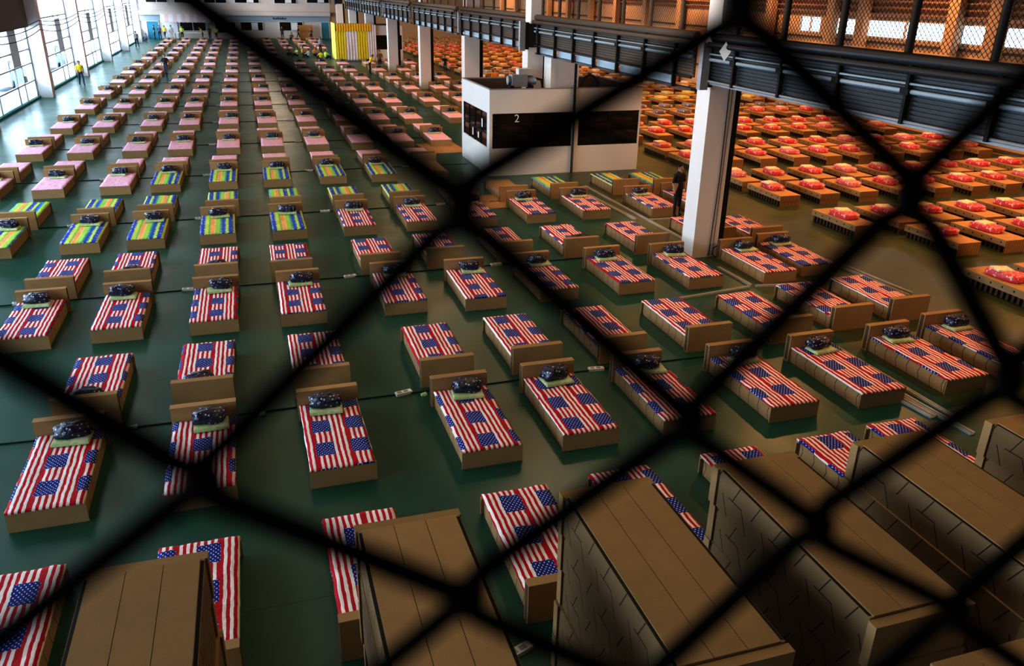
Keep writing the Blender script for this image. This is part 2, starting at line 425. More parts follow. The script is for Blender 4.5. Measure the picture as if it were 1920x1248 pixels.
# overhead service gantry, one bay at a time
BAYS = [(6.0, 18.45), (19.3, 31.8), (32.7, 45.1), (46.0, 58.7), (59.6, 71.5), (72.4, 84.8), (85.7, 98.1)]
for i, (a, b) in enumerate(BAYS):
    x = 11.0 if i < 2 else 11.3
    g = empty('pipe_gantry', '%s bay of dark overhead pipes and cable trays between the white pillars' % ['nearest', 'second nearest', 'third nearest', 'fourth nearest', 'fifth nearest', 'sixth nearest', 'seventh nearest'][i], 'pipe rack', (0,0,0), 0, 'overhead service pipe bays')
    m = MB()
    m.tube([(x, a, 5.68), (x, b, 5.68)], .11, 12); m.tube([(x-.14, a, 5.52), (x-.14, b, 5.52)], .07, 10)
    m.build('main_pipe', M_brownsteel if i else M_dark, g)
    m = MB()
    for j in range(6): m.box(x-.02, x+.02, a, b, 4.74+j*.075, 4.74+j*.075+.045)
    for j in range(4): m.box(x-.03, x+.01, a, b, 5.22+j*.065, 5.22+j*.065+.04)
    m.box(x+.02, x+.05, a, b, 4.66, 5.68)
    m.build('cable_tray', M_dark if i == 0 else M_brownsteel, g)
    MB().tube([(x-.07, a, 5.17), (x-.07, b, 5.17)], .042, 10).tube([(x-.09, a, 5.30), (x-.09, b, 5.30)], .022, 8).build('pale_pipe', M_bluepipe, g)
    MB().box(x-.03, x+.12, a, b, 4.33 if i else 4.58, 4.39 if i else 4.64).tube([(x-.06, a, 4.66), (x-.06, b, 4.66)], .03, 8).build('lower_rail', M_grey if i == 0 else M_dark, g)
    yy = a+(.9 if i else .2); pm = MB()
    while yy < b:
        MB().box(x-.13, x-.02, yy-.035, yy+.035, 4.35 if i else 4.62, 5.6).box(x-.15, x-.05, yy-.08, yy+.12, 5.12, 5.22).build('hanger', M_black, g); yy += 1.85
    if i:
        q = a+.95
        while q < b-.5:
            pm.box(x+.02, x+.05, q+.1, min(q+1.75, b), 4.40, 4.68); q += 1.85
        pm.build('pale_panel', M_bluepipe, g)
    yy = (10.32 - 1.85*2) if i == 0 else a+1.15
    while yy < b:
        MB().tube([(x+.15, yy, 5.6), (x+.15, yy, ROOF-.05)], .075 if i == 0 else .06, 10).build('post', M_dark if i == 0 else M_brownsteel, g)
        yy += 1.85
# fine wire netting over the nearest gantry bays
def netting(name, y0, y1, z0, z1, cell, r, x, label):
    m = MB(); n = int((y1-y0)/cell)
    H = z1-z0
    for s in (1, -1):
        k = -int(H/cell)-1
        for i in range(k, n+int(H/cell)+2):
            ya = y0+i*cell; pa = (ya, z0); pb = (ya+s*H*.95, z1)
            # clip to the panel
            t0, t1 = 0.0, 1.0; dy = pb[0]-pa[0]
            for lim, sg in ((y0, 1), (y1, -1)):
                da, db = sg*(pa[0]-lim), sg*(pb[0]-lim)
                if da < 0 and db < 0: t0 = 2
                elif da < 0: t0 = max(t0, da/(da-db))
                elif db < 0: t1 = min(t1, da/(da-db))
            if t0 < t1-.01:
                P = lambda t: (x+.004*s, pa[0]+dy*t, z0+H*t)
                m.tube([P(t0), P(t1)], r, 3, 0, False)
    return tag(m.build(name, M_black), label, 'netting')
netting('wire_netting', 6.6, 18.4, 5.8, 8.4, .105, .006, 11.2, 'fine dark wire netting between posts above the nearest pipe bay')
netting('wire_netting', 19.4, 31.6, 5.8, 7.4, .13, .0035, 11.2, 'fine wire netting above the second pipe bay, behind the dark fence wire')
# diamond sign plate on gantry
sg = MB(); sx, sy_ = 10.78, 17.55
sg.quad((sx, sy_, 5.20), (sx+.11, sy_-.08, 5.42), (sx, sy_, 5.64), (sx-.11, sy_+.08, 5.42))
tag(sg.build('sign_plate', M_paper), 'small white diamond plate on the pipes beside the near pillar', 'sign')

# ------------------------------------------------------------------ booths
def booth(y0, label, numerals):
    x0, x1, y1, h = 8.53, 14.8, y0+4.25, 3.22
    r = empty('control_booth', label, 'booth', (x0, y0, 0))
    L, D = x1-x0, y1-y0
    t = .08
    def wall(ax, a0, a1, at, opens):
        m = MB(); zs0, zs1 = opens[0][2], opens[0][3]
        def bx(a, b, z0, z1):
            if ax == 'x': m.box(a, b, at, at+t, z0, z1)
            else: m.box(at, at+t, a, b, z0, z1)
        bx(a0, a1, 0, zs0); bx(a0, a1, zs1, h)
        p = a0
        for (o0, o1, _, _) in opens: bx(p, o0, zs0, zs1); p = o1
        bx(p, a1, zs0, zs1); return m
    wall('x', 0, L, 0, [(.12, 3.35, 1.05, 2.35), (3.62, 6.2, 1.05, 2.35)]).build('front_wall', M_whiteboard, r)
    wall('y', t, D, 0, [(.35, 3.95, 1.05, 2.35)]).build('side_wall', M_whiteboard, r)
    MB().box(L-t, L, t, D, 0, h).build('end_wall', M_whiteboard, r)
    MB().box(t, L-t, D-t, D, 0, h).build('rear_wall', M_whiteboard, r)
    MB().box(t, L-t, t, D-t, 2.55, 2.62).box(t, L-t, D-t-.02, D-t, 2.62, h-.01).box(L-t-.02, L-t, t, D-t, 2.62, h-.01).box(t, t+.02, t, D-t, 2.62, h-.01).box(t, L-t, t, t+.02, 2.62, h-.01).build('sunken_roof', M_brownsteel, r)
    MB().box(.06, L-.06, .06, D-.06, 0, .04).build('booth_floor', M_brownsteel, r)
    rim = MB(); rim.box(-.01, L+.01, -.01, .09, h, h+.03).box(-.01, .09, .09, D, h, h+.03).box(L-.09, L+.01, .09, D, h, h+.03).box(.09, L-.09, D-.09, D+.01, h, h+.03).build('rim', M_grey, r)
    for (a, b) in ((.12, 3.35), (3.62, 6.2)):
        w = MB().box(a, b, .03, .045, 1.05, 2.35).build('window', M_darkglass, r)
        f = MB().box(a, b, 0.0, .03, 1.92, 1.95).box((a+b)/2-.015, (a+b)/2+.015, 0, .03, 1.05, 2.35).box(a, b, 0, .03, 1.05, 1.08).box(a, b, 0, .03, 2.32, 2.35).build('window_frame', M_black, w)
    w = MB().box(.03, .045, .35, 3.95, 1.05, 2.35).build('window', M_darkglass, r)
    f = MB()
    for q in (.35, 1.25, 2.15, 3.05, 3.92): f.box(0, .03, q, q+.03, 1.05, 2.35)
    f.box(0, .03, .35, 3.95, 1.55, 1.58).build('window_frame', M_black, w)
    MB().box(-.004, -.001, .95, 1.1, 1.72, 2.05).box(-.004, -.001, 1.5, 1.65, 1.22, 1.45).box(-.004, -.001, 2.35, 2.5, 1.2, 1.5).build('paper_notice', M_paper, w)
    if numerals:
        cu = bpy.data.curves.new('numeral', 'FONT'); cu.body = '2'; cu.size = .42; cu.extrude = .004
        to = bpy.data.objects.new('numeral', cu); COL.objects.link(to)
        dg = bpy.context.evaluated_depsgraph_get(); gm = bpy.data.meshes.new_from_object(to.evaluated_get(dg)); bpy.data.objects.remove(to)
        gm.materials.clear(); gm.materials.append(M_paper)
        to = link('numeral', gm, r, (.98, -.012, 2.02)); to.rotation_euler = (PI/2, 0, 0); to['label'] = 'white numeral 2 on the dark glass'
    return r
booth(29.8, 'white booth with dark windows and a numeral 2, near the pillars', True)
booth(82.75, 'white booth with dark windows behind the yellow curtain', False)
# post, white duct, machine on the near booth
tag(MB().tube([(11.9, 29.7, 0), (11.9, 29.7, 4.4)], .055, 8).build('steel_post', M_dark), 'thin dark steel post in front of the white numbered booth', 'post')
du = MB().box(11.15, 12.3, 30.4, 31.2, 2.63, 4.3)
tag(du.build('white_duct', M_whiteboard), 'tall white duct panel rising from the roof of the numbered booth', 'duct')
mc = empty('hoist_motor', 'grey hoist machine with black hose on the roof of the numbered booth', 'machine', (10.2, 31.2, 2.63))
MB().box(-.55, .55, -.3, .3, 0, .35).box(-.5, -.35, -.25, .25, .35, .6).box(.3, .45, -.25, .25, .35, .6).build('base_frame', M_black, mc)
MB().box(-.42, .2, -.24, .24, .55, 1.0).tube([(-.55, 0, .78), (.6, 0, .78)], .17, 12).build('motor_body', M_grey, mc)
MB().box(-.15, .4, -.2, .2, 1.0, 1.22).build('motor_cap', M_metalstrip, mc)
MB().tube([(.55, -.1, .85), (.8, -.15, .8), (.86, -.2, .45), (.75, -.2, .1), (.88, -.4, .06)], .05, 8).build('hose', M_black, mc)
hs = MB().tube([(12.62+.36*math.cos(a*PI/10), 30.0, 3.26+.42*math.sin(a*PI/10)) for a in range(11)], .045, 8)
tag(hs.build('black_hose', M_black), 'black hose arching over the front edge of the numbered booth roof', 'hose')

# yellow curtain around the far booth
cur = empty('curtain_enclosure', 'yellow and white curtain hung on the far booth beside the seated people', 'curtain', (8.35, 82.45, 0))
def drape(x0, x1, z0, z1, axis, at, waves, amp, seed=0):
    m = MB(); nx, nz = waves*8, 10
    for j in range(nz+1):
        for i in range(nx+1):
            u = i/nx; z = z0+(z1-z0)*j/nz
            d = amp*math.sin(u*waves*2*PI)*(1.1-.6*j/nz) + .03*noise.noise((u*7+seed, z*1.2, seed))
            p = x0+(x1-x0)*u
            m.v.append((p, at+d, z) if axis == 'x' else (at+d, p, z))
    for j in range(nz):
        for i in range(nx): m.face([j*(nx+1)+i, j*(nx+1)+i+1, (j+1)*(nx+1)+i+1, (j+1)*(nx+1)+i], 0, True)
    return m
drape(0, .95, .15, 2.75, 'x', 0, 4, .04, 1).build('yellow_panel', M_yellowcloth, cur)
drape(.95, 2.05, .12, 2.75, 'x', 0, 4, .035, 2).build('white_panel', M_whitecloth, cur)
drape(2.05, 3.0, .15, 2.75, 'x', 0, 4, .04, 3).build('yellow_panel', M_yellowcloth, cur)
drape(3.0, 3.85, .12, 3.3, 'x', 0, 4, .05, 4).build('white_panel', M_whitecloth, cur)
drape(0.05, 3.4, 2.7, 3.4, 'x', -.05, 14, .04, 5).build('valance', M_goldcloth, cur)
drape(0, 3.6, .12, 3.4, 'y', -.02, 8, .05, 6).build('side_panel', flat('lime_cloth', (.72, .76, .18), .8), cur)

# ------------------------------------------------------------------ occlusion test used to leave out what cannot be seen
OCC = [((8.5, 29.75, 0), (14.8, 34.05, 3.22)), ((8.3, 82.4, 0), (14.8, 87, 3.25)), ((11.0, 6, 4.7), (11.15, 98, 5.72))]
for (x0, x1, y0, y1) in PILLARS: OCC.append(((x0, y0, 0), (x1+.2, y1, ROOF)))
STACKS = [(-1.72, 6.12, 2.2), (.5, 6.12, 2.2), (2.48, 6.12, 2.2), (4.19, 6.12, 2.2), (5.88, 6.12, 2.2), (7.75, 6.12, 2.2), (4.33, 3.33, 2.2)]
for (x, y, z) in STACKS: OCC.append(((x, y-2.4, 0), (x+.97, y, z)))
def blocked(p):
    d = Vector(p)-EYE
    for lo, hi in OCC:
        t0, t1 = 0.02, .995; ok = True
        for k in range(3):
            if abs(d[k]) < 1e-9:
                if not (lo[k] <= EYE[k] <= hi[k]): ok = False; break
                continue
            a, b = (lo[k]-EYE[k])/d[k], (hi[k]-EYE[k])/d[k]
            if a > b: a, b = b, a
            t0, t1 = max(t0, a), min(t1, b)
            if t0 >= t1: ok = False; break
        if ok: return True
    return False
def seen(pts, need=1):
    n = 0
    for p in pts:
        q = proj(p)
        if q and -6 < q[0] < 1926 and -6 < q[1] < 1254 and not blocked(p): n += 1
    return n >= need

# ------------------------------------------------------------------ cardboard beds of the main hall
W2 = .475
def bed_meshes():
    deck = MB()
    deck.box(-W2+.035, W2-.035, .07, 2.05, 0, .285, 0)
    me = deck.mesh('bed_base', [M_side])
    me.materials.append(M_card)
    for p in me.polygons:
        if abs(p.normal.x) < .5: p.material_index = 1
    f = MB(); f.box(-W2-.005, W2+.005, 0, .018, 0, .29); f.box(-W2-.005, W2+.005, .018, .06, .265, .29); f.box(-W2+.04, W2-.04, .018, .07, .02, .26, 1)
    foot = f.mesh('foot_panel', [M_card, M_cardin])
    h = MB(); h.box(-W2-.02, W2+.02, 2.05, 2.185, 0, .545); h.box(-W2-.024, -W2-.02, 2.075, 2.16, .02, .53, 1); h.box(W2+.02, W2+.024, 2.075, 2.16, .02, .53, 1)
    head = h.mesh('headboard', [M_card, M_cardin])
    return me, foot, head
BED_BASE, BED_FOOT, BED_HEAD = bed_meshes()
def quilt_mesh(name, mat, seed, y1=2.04):
    nx, ny = 16, 34; m = MB(); rnd = random.Random(seed)
    hw = .468
    for s in (0, 1):
        for j in range(ny+1):
            for i in range(nx+1):
                u, v = i/nx, j/ny
                e = .016*noise.noise((v*9, seed*3.1, (0 if u < .5 else 5)))
                x = (-hw + 2*hw*u) + (e if u in (0, 1) else e*.5); y = -.012 + y1*v + .014*noise.noise((u*6, seed*1.7, 2 if v < .5 else 8))
                if s == 0: z = .29
                else:
                    z = .322 + .016*noise.noise((x*7+seed, y*5, 1)) + .010*noise.noise((x*17, y*14+seed, 3))
                    if u in (0, 1) or v in (0, 1): z -= .012
                    z = max(z, .296)
                m.v.append((x, y, z))
    N = (nx+1)*(ny+1)
    for j in range(ny):
        for i in range(nx):
            a = j*(nx+1)+i; m.face([N+a, N+a+1, N+a+nx+2, N+a+nx+1], 0, True)
    m.face([k for k in range(0, nx+1)][::-1]+[], 0) if False else None
    for j in range(ny):
        for c, flip in ((0, True), (nx, False)):
            a, b = j*(nx+1)+c, (j+1)*(nx+1)+c
            m.face([a, b, N+b, N+a] if not flip else [b, a, N+a, N+b], 0)
    for i in range(nx):
        for r, flip in ((0, False), (ny, True)):
            a, b = r*(nx+1)+i, r*(nx+1)+i+1
            m.face([a, b, N+b, N+a] if not flip else [b, a, N+a, N+b], 0)
    m.face([0, ny*(nx+1), ny*(nx+1)+nx, nx], 0)
    return m.mesh(name, [mat])
QUILT = {k: [quilt_mesh(k+'_quilt', mt, 10*i+s) for s in range(4)] for i, (k, mt) in enumerate((('flag', M_flag), ('pink', M_pink), ('bright', M_pat)))}
def pillow_mesh(seed):
    def fn(q):
        k = 1+.30*noise.noise((q.x*8+seed, q.y*8, q.z*9))+.12*noise.noise((q.x*19+seed, q.y*19, q.z*19)); q = q*k; q.z = max(q.z, -.075); return q
    return MB().ball((0, 0, .075), (.245, .17, .115), 22, 14, 0, .72, fn).mesh('bagged_pillow', [M_pillow])
PILLOW = [pillow_mesh(s*7.3) for s in range(4)]
PAD = MB().box(-.26, .26, -.17, .17, 0, .035).box(-.245, .245, -.155, .155, .035, .045).mesh('folded_towel', [M_pad])
# one-piece bed for those too far off to show their parts
fb = MB(); fb.box(-W2, W2, 0, 2.05, 0, .29); fb.box(-W2-.02, W2+.02, 2.05, 2.185, 0, .545)
FAR_BED = fb.mesh('far_bed', [M_card])
fq = MB(); fq.box(-.468, .468, -.01, 2.03, .29, .322)
FAR_Q = fq.mesh('far_quilt', [M_pink])

COLX = {'x': -9.1, 'y': -7.23, 'z': -5.17, 'a': -3.52, 'b': -1.62, 'c': .22, 'd': 2.15, 'e': 4.05, 'f': 5.95, 'g': 7.75, 'h': 9.65, 'i': 11.95, 'j': 13.45}
ORDER = 'xyzabcdefghij'
MEAS = { # measured left edges and foot lines, A faces the fence with its foot, B with its head
 ('B', 0): dict(a=(-3.6, 8.88), b=(-1.63, 8.88), c=(.33, 8.94), d=(2.46, 8.9), e=(4.07, 8.96), f=(5.9, 9.0), g=(7.6, 9.0), h=(8.96, 9.06)),
 ('A', 1): dict(a=(-3.6, 10.2), b=(-1.68, 10.1), c=(.27, 10.15), d=(2.49, 10.05), e=(4.13, 10.12), f=(5.87, 10.1), g=(7.83, 10.02), h=(9.65, 10.02), i=(11.55, 10.05), j=(13.1, 10.25)),
 ('B', 1): dict(z=(-5.6, 15.15), a=(-3.52, 15.11), b=(-1.71, 15.25), c=(.22, 15.21), d=(2.46, 15.04), e=(4.21, 15.11), f=(5.98, 15.13), g=(7.91, 15.16), h=(9.76, 15.07), i=(11.52, 15.32), j=(13.14, 15.42)),
 ('A', 2): dict(z=(-5.2, 16.45), a=(-3.52, 16.5), b=(-1.66, 16.42), c=(.15, 16.42), d=(2.36, 16.5), e=(4.14, 16.3), f=(5.95, 16.4), g=(7.93, 16.4), h=(9.75, 16.3), i=(11.8, 16.2), j=(13.1, 16.45)),
 ('B', 2): dict(z=(-5.19, 21.47), a=(-3.6, 21.65), b=(-1.63, 21.6), c=(.09, 21.49), d=(2.23, 21.48), e=(3.95, 21.59), f=(5.85, 21.67), g=(7.73, 21.56), h=(9.73, 21.4), i=(11.95, 21.52), j=(13.3, 21.26)),
 ('A', 3): dict(z=(-5.2, 22.95), y=(-7.3, 22.95), a=(-3.58, 22.95), b=(-1.72, 23), c=(.22, 22.95), d=(2.2, 22.9), e=(4.05, 22.98), f=(5.9, 22.95), g=(7.8, 22.95), h=(9.67, 22.95), i=(11.95, 22.7), j=(13.45, 22.9)),
 ('B', 3): dict(y=(-7.23, 27.88), z=(-5.15, 27.85), a=(-3.52, 27.94), b=(-1.64, 28.05), c=(.27, 28.05), d=(2.21, 27.91), e=(4.06, 27.94), f=(6.03, 27.88), g=(7.8, 27.9), h=(9.61, 27.92), i=(12.0, 28.0), j=(13.49, 27.78)),
}
CANT = {('A', 1): dict(a=(-.195, .28), b=(-.14, .30), c=(-.34, .33), d=(-.155, .06), e=(-.34, .1), f=(-.1, .25), g=(-.06, .3), h=(-.33, .2), i=(-.2, .25), j=(-.1, .3)),
        ('B', 0): dict(a=(-.26, .25), b=(-.25, .08), c=(-.05, .3), d=(-.02, .12), e=(-.05, .12), f=(.1, .1), g=(-.1, .05), h=(-.1, .1)),
        ('B', 1): dict(a=(-.16, .1), b=(-.09, .06), c=(0, .08), d=(-.05, .05), e=(0, .06))}
beds = []   # (dist, type, k, col, X, Y)
for k in range(0, 17):
    for t in 'AB':
        if t == 'A' and k == 0: continue
        for c in ORDER:
            if (t, k) in MEAS:
                if c not in MEAS[(t, k)]: continue
                X, Y = MEAS[(t, k)][c]
            else:
                X = COLX[c] + random.uniform(-.07, .07)
                Y = (9.95+6.61*(k-1) if t == 'A' else 34.6-6.61*4+6.61*k) + random.uniform(-.06, .06)
                if k >= 5 and c in 'hij': X += {'h': .5, 'i': .3, 'j': .5}[c]
            if k == 4 and c in 'ghij': continue
            if k == 5 and c in 'hij' and t == 'A': continue
            y0, y1 = (Y, Y+2.2) if t == 'A' else (Y-2.2, Y)
            if y1 > 116.5: continue
            # clear of booths, pillars, and the open patch where people sit
            if X+.95 > 8.2 and y1 > 81.8 and y0 < 88: continue
            if X > 3.2 and y1 > 79.5 and y0 < 93: continue
            if X > 8.0 and y0 > 86: continue
            if any(X < p[1]+.25 and X+.95 > p[0] and y0 < p[3] and y1 > p[2] for p in PILLARS): continue
            if X < -8 and k < 5 and not (k == 4): continue
            cx = X+W2; ym = (y0+y1)/2
            if not seen([(cx, ym, .33), (cx-.3, y0+.3, .33), (cx+.3, y0+.3, .33), (cx-.3, y1-.3, .33), (cx+.3, y1-.3, .33), (cx, y0+.1, .5), (cx, y1-.1, .5)]): continue
            beds.append(((Vector((cx, ym, 0))-EYE).length, t, k, c, X, Y))
beds.sort()
rows = {}
for b in beds: rows.setdefault((b[2], b[1]), []).append(b)
def rownum(k, t): return 2*k + (0 if t == 'A' else 1)      # B0 = 1, A1 = 2, B1 = 3 ...
def style(t, k, c):
    if k <= 2: return 'flag'
    i = ORDER.index(c)
    if t == 'A' and k == 3: return 'bright' if i <= ORDER.index('c') else 'flag'
    if t == 'B' and k == 3: return None if c in 'fg' else 'bright'
    if t == 'A' and k == 4: return None if c == 'f' else ('bright' if c in 'abcdeg' else 'pink')
    return 'pink'
HIDDEN_P = {('B', 1): 'ab', ('B', 2): 'abg'}
far_b, far_q, far_p = MB(), MB(), MB()
def add_to(mb, me, loc, rz, sc=1):
    M = Matrix.Translation(loc) @ Matrix.Rotation(rz, 4, 'Z'); b = len(mb.v)
    mb.v += [tuple(M @ v.co) for v in me.vertices]
    for p in me.polygons: mb.face([b+i for i in p.vertices], 0)
SN = {'flag': 'flag-print', 'pink': 'pink', 'bright': 'zigzag-print'}
CN = {'flag': 'red, white and blue flag-print', 'pink': 'pale pink', 'bright': 'blue, green and orange zigzag-print'}
nbed = 0
powers = []
for dist, t, k, c, X, Y in beds:
    st = style(t, k, c); cx = X+W2
    rz = (0 if t == 'A' else PI) + random.uniform(-.012, .012)
    loc = (cx, Y, 0)
    L = sorted(b[4] for b in rows[(k, t)]); n = L.index(X)+1
    where = '%s from the left in the %s bed row from the fence' % (ORD[n], ORD[rownum(k, t)])
    nbed += 1
    M = Matrix.Translation(loc) @ Matrix.Rotation(rz, 4, 'Z')
    if nbed > 300:
        add_to(far_b, FAR_BED, loc, rz); add_to(far_q, FAR_Q, loc, rz)
        if t == 'A':
            p = M @ Vector((0, 1.78, .32)); far_p.ball((p.x, p.y, p.z+.09), (.24, .16, .12), 8, 5)
        continue
    if dist < 62:
        b = link('cardboard_bed', BED_BASE, None, loc, rz)
        link('foot_panel', BED_FOOT, b); link('headboard', BED_HEAD, b)
    else:
        b = link('cardboard_bed', FAR_BED, None, loc, rz)
    tag(b, ('bare ' if st is None else '')+'cardboard bed, '+where, 'bed', 'cardboard beds with headboards in the main hall')
    if st is None: continue
    q = link(st+'_quilt', random.choice(QUILT[st]), None, loc, rz)
    tag(q, SN[st]+' quilt, '+where, 'quilt', SN[st]+' quilts on the cardboard beds')
    cc = CANT.get((t, k), {}).get(c) or (random.uniform(-.45, .05), random.uniform(-.1, .5))
    q['cx'], q['cy'] = cc if st != 'bright' else (-.44 if random.random() < .5 else -.1, 0.0)
    if st == 'bright' and t == 'A': q['cx'] = {'y': -.1, 'z': -.45, 'a': -.45, 'b': -.45, 'c': -.45}.get(c, q['cx'])
    if t == 'A' or c in HIDDEN_P.get((t, k), ''):
        dx = random.uniform(-.08, .12); r2 = rz+random.uniform(-.12, .12)
        yp = 1.72
        if t == 'A':
            p = M @ Vector((dx, yp, .338)); pad = link('folded_towel', PAD, None, p, r2)
            tag(pad, 'pale green folded towel, '+where, 'towel', 'green towel packs under the pillows')
            zz = .383
        else: zz = .338
        p = M @ Vector((dx+random.uniform(-.05, .05), yp+.10, zz)); pl = link('bagged_pillow', random.choice(PILLOW), None, p, r2+random.uniform(-.15, .15))
        tag(pl, 'navy starred pillow, '+where, 'pillow', 'navy pillows in plastic bags')
if far_b.v:
    tag(far_b.build('cardboard_bed', M_card), 'farthest cardboard beds at the back of the main hall', 'beds', None, 'stuff')
    tag(far_q.build('pink_quilt', M_pink), 'pink quilts on the farthest beds at the back of the main hall', 'quilts', None, 'stuff')
    if far_p.v: tag(far_p.build('bagged_pillow', M_pillow), 'dark pillows on the farthest beds at the back of the main hall', 'pillows', None, 'stuff')

# cables and power strips in the gap between the headboards
STRIP = MB().box(-.15, .15, -.055, .055, 0, .05, 0).box(-.12, -.04, -.03, .03, .05, .056, 1).box(0, .08, -.03, .03, .05, .056, 1).mesh('power_strip', [M_paper, M_grey])
for k in range(1, 11):
    yg = 12.7+6.58*(k-1) if k < 4 else 12.45+6.61*(k-1)
    x0, x1 = (-9.5, 8.3) if k > 3 else (-6.5, 8.8)
    if k == 1: x0 = -5
    pts = [(x0+(x1-x0)*i/24, yg+.05*noise.noise((i*.7, k*3.3, 0)), .012) for i in range(25)]
    tag(MB().tube(pts, .012, 6).build('extension_cable', M_black), 'black cable on the floor along the %s headboard gap from the fence' % ORD[k], 'cable', 'floor cables between headboards')
    for j, c in enumerate('zbdf'):
        X = {('d', 1): 2.08, ('f', 1): 5.8}.get((c, k), COLX[c]-.22)
        if (c in 'zb' and k == 1) or (c == 'b' and k == 1): continue
        s = link('power_strip', STRIP, None, (X, yg+.02, .0), random.uniform(-.2, .3))
        tag(s, 'white power strip on the floor, %s gap between headboards, %s from the left' % (ORD[k], ORD[j+1 if k > 1 else j-1]), 'power strip', 'white power strips on the floor')
for (x, y) in ((2.42, 12.58), (-.35, 12.62), (-2.35, 12.72)):
    tag(MB().box(-.05, .05, -.03, .03, 0, .04).box(-.03, .03, -.06, -.03, .005, .03).build('cable_connector', M_pad, None, (x, y, 0), .4), 'small yellow-green plug %s on the nearest floor cable' % {2.42: 'beside the white power strip', -.35: 'right of the second bed', -2.35: 'right of the leftmost bed'}[x], 'plug')
tag(link('power_strip', STRIP, None, (2.2, 6.35, 0), .35), 'white power strip on the floor beside the tall cardboard stack, nearest the fence', 'power strip', 'white power strips on the floor')

# ------------------------------------------------------------------ stacks of cardboard beds
def layer_mesh(top):
    m = MB(); m.box(-.465, .465, .10, 2.30, 0.0, .44, 0)
    me = m.mesh('stack_layer', [M_stackside, M_card])
    for p in me.polygons:
        if abs(p.normal.x) < .5: p.material_index = 1
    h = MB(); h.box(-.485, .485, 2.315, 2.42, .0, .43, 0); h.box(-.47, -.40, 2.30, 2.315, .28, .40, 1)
    f = MB(); f.box(-.485, .485, 0, .09, .0, .43)
    lid = MB()
    for i in range(3): lid.box(-.43+i*.288, -.43+i*.288+.282, .10, 2.30, .44, .452)
    return me, h.mesh('headboard', [M_card, M_cardin]), f.mesh('foot_panel', [M_card]), lid.mesh('top_panel', [M_card])
LAY, LAYH, LAYF, LAYT = layer_mesh(False)
gap = MB().box(-.462, -.432, .12, 2.28, .44, .4405, 0).box(.432, .462, .12, 2.28, .44, .4405, 0).mesh('side_gap', [M_black])
SL = ['leftmost tall stack', 'second tall stack from the left', 'third tall stack from the left', 'fourth tall stack from the left', 'fifth tall stack from the left', 'rightmost tall stack', 'stack at the bottom right corner']
LV = ['lowest', 'second lowest', 'middle', 'second highest', 'topmost']
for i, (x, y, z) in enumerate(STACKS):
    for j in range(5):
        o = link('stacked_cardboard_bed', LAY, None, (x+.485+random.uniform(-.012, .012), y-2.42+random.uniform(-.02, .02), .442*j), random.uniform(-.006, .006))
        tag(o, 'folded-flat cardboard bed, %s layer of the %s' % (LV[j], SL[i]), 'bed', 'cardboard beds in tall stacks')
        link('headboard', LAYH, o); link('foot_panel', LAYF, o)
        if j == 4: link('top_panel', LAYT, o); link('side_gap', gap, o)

# ------------------------------------------------------------------ side hall: plain beds with bagged blankets
RW = .40
def rh_meshes():
    m = MB(); m.box(-RW, RW, 0, 2.05, .19, .37)
    me = m.mesh('platform', [M_rhtop, M_rhside, M_rhend])
    for p in me.polygons:
        if abs(p.normal.x) > .5: p.material_index = 1
        elif abs(p.normal.y) > .5: p.material_index = 2
    s = MB(); s.box(-RW+.02, RW-.02, .005, .05, 0, .19)
    for j in range(1, 13): s.box(-RW+.04, RW-.04, .02+j*.158, .02+j*.158+.075, 0, .19, 1)
    return me, s.mesh('support_slats', [M_rhend, M_cardin])
RH, RHS = rh_meshes()
def bundle_mesh(seed):
    def fn(q):
        k = 1+.10*noise.noise((q.x*7+seed, q.y*7, q.z*9)); q = q*k; q.z = max(q.z, -.075); return q
    return MB().ball((0, 0, .075), (.255, .42, .088), 24, 12, 0, .36, fn).mesh('bagged_blanket', [M_bundle])
BUN = [bundle_mesh(s*5.1) for s in range(5)]
CREAM = MB().box(-.21, .21, -.20, .20, 0, .035).box(-.19, .19, -.18, .18, .035, .045).mesh('towel_pack', [M_cream])
def bundle_colour(y, x):
    r = random.random()
    if y < 41: c, n = ((.72, .07, .10) if r < .75 else (.72, .20, .22)), 'red'
    elif y < 45: c, n = (.16, .17, .26), 'dark floral'
    elif y < 52: c, n = ((.62, .58, .12) if r < .7 else (.5, .52, .2)), 'yellow-green'
    elif y < 66: c, n = ((.30, .31, .34) if r < .5 else (.72, .66, .55)), 'greyish'
    elif y < 76: c, n = ((.78, .50, .30) if r < .6 else (.75, .16, .12)), 'cream-orange'
    elif y < 86: c, n = (.88, .50, .10), 'golden yellow'
    elif y < 99: c, n = (.82, .16, .12), 'bright red'
    else: c, n = (.16, .17, .10), 'dark green'
    return c, n
rbeds = []
for j in range(-1, 17):
    for t in (0, 1):
        Y = (16.84+6.09*j if t == 0 else 19.12+6.1*j)
        for k in range(0, 10):
            X = 16.88+1.59*k + (-.02 if t else 0)
            if Y+2.1 > 118 or X < 16.5: continue
            if t == 0 and j <= 0 and k == 0: continue
            if j == 0 and t == 0 and k == 0: continue
            y = Y - .055*k + random.uniform(-.05, .05)
            p = [(X+a, y+b, .4) for a in (.1, .7) for b in (.1, 1, 1.95)]
            if seen(p, 1): rbeds.append((j, t, k, X+RW, y))
rrows = {}
for b in rbeds: rrows.setdefault((b[0], b[1]), []).append(b[2])
ro = {key: i+1 for i, key in enumerate(sorted(rrows))}
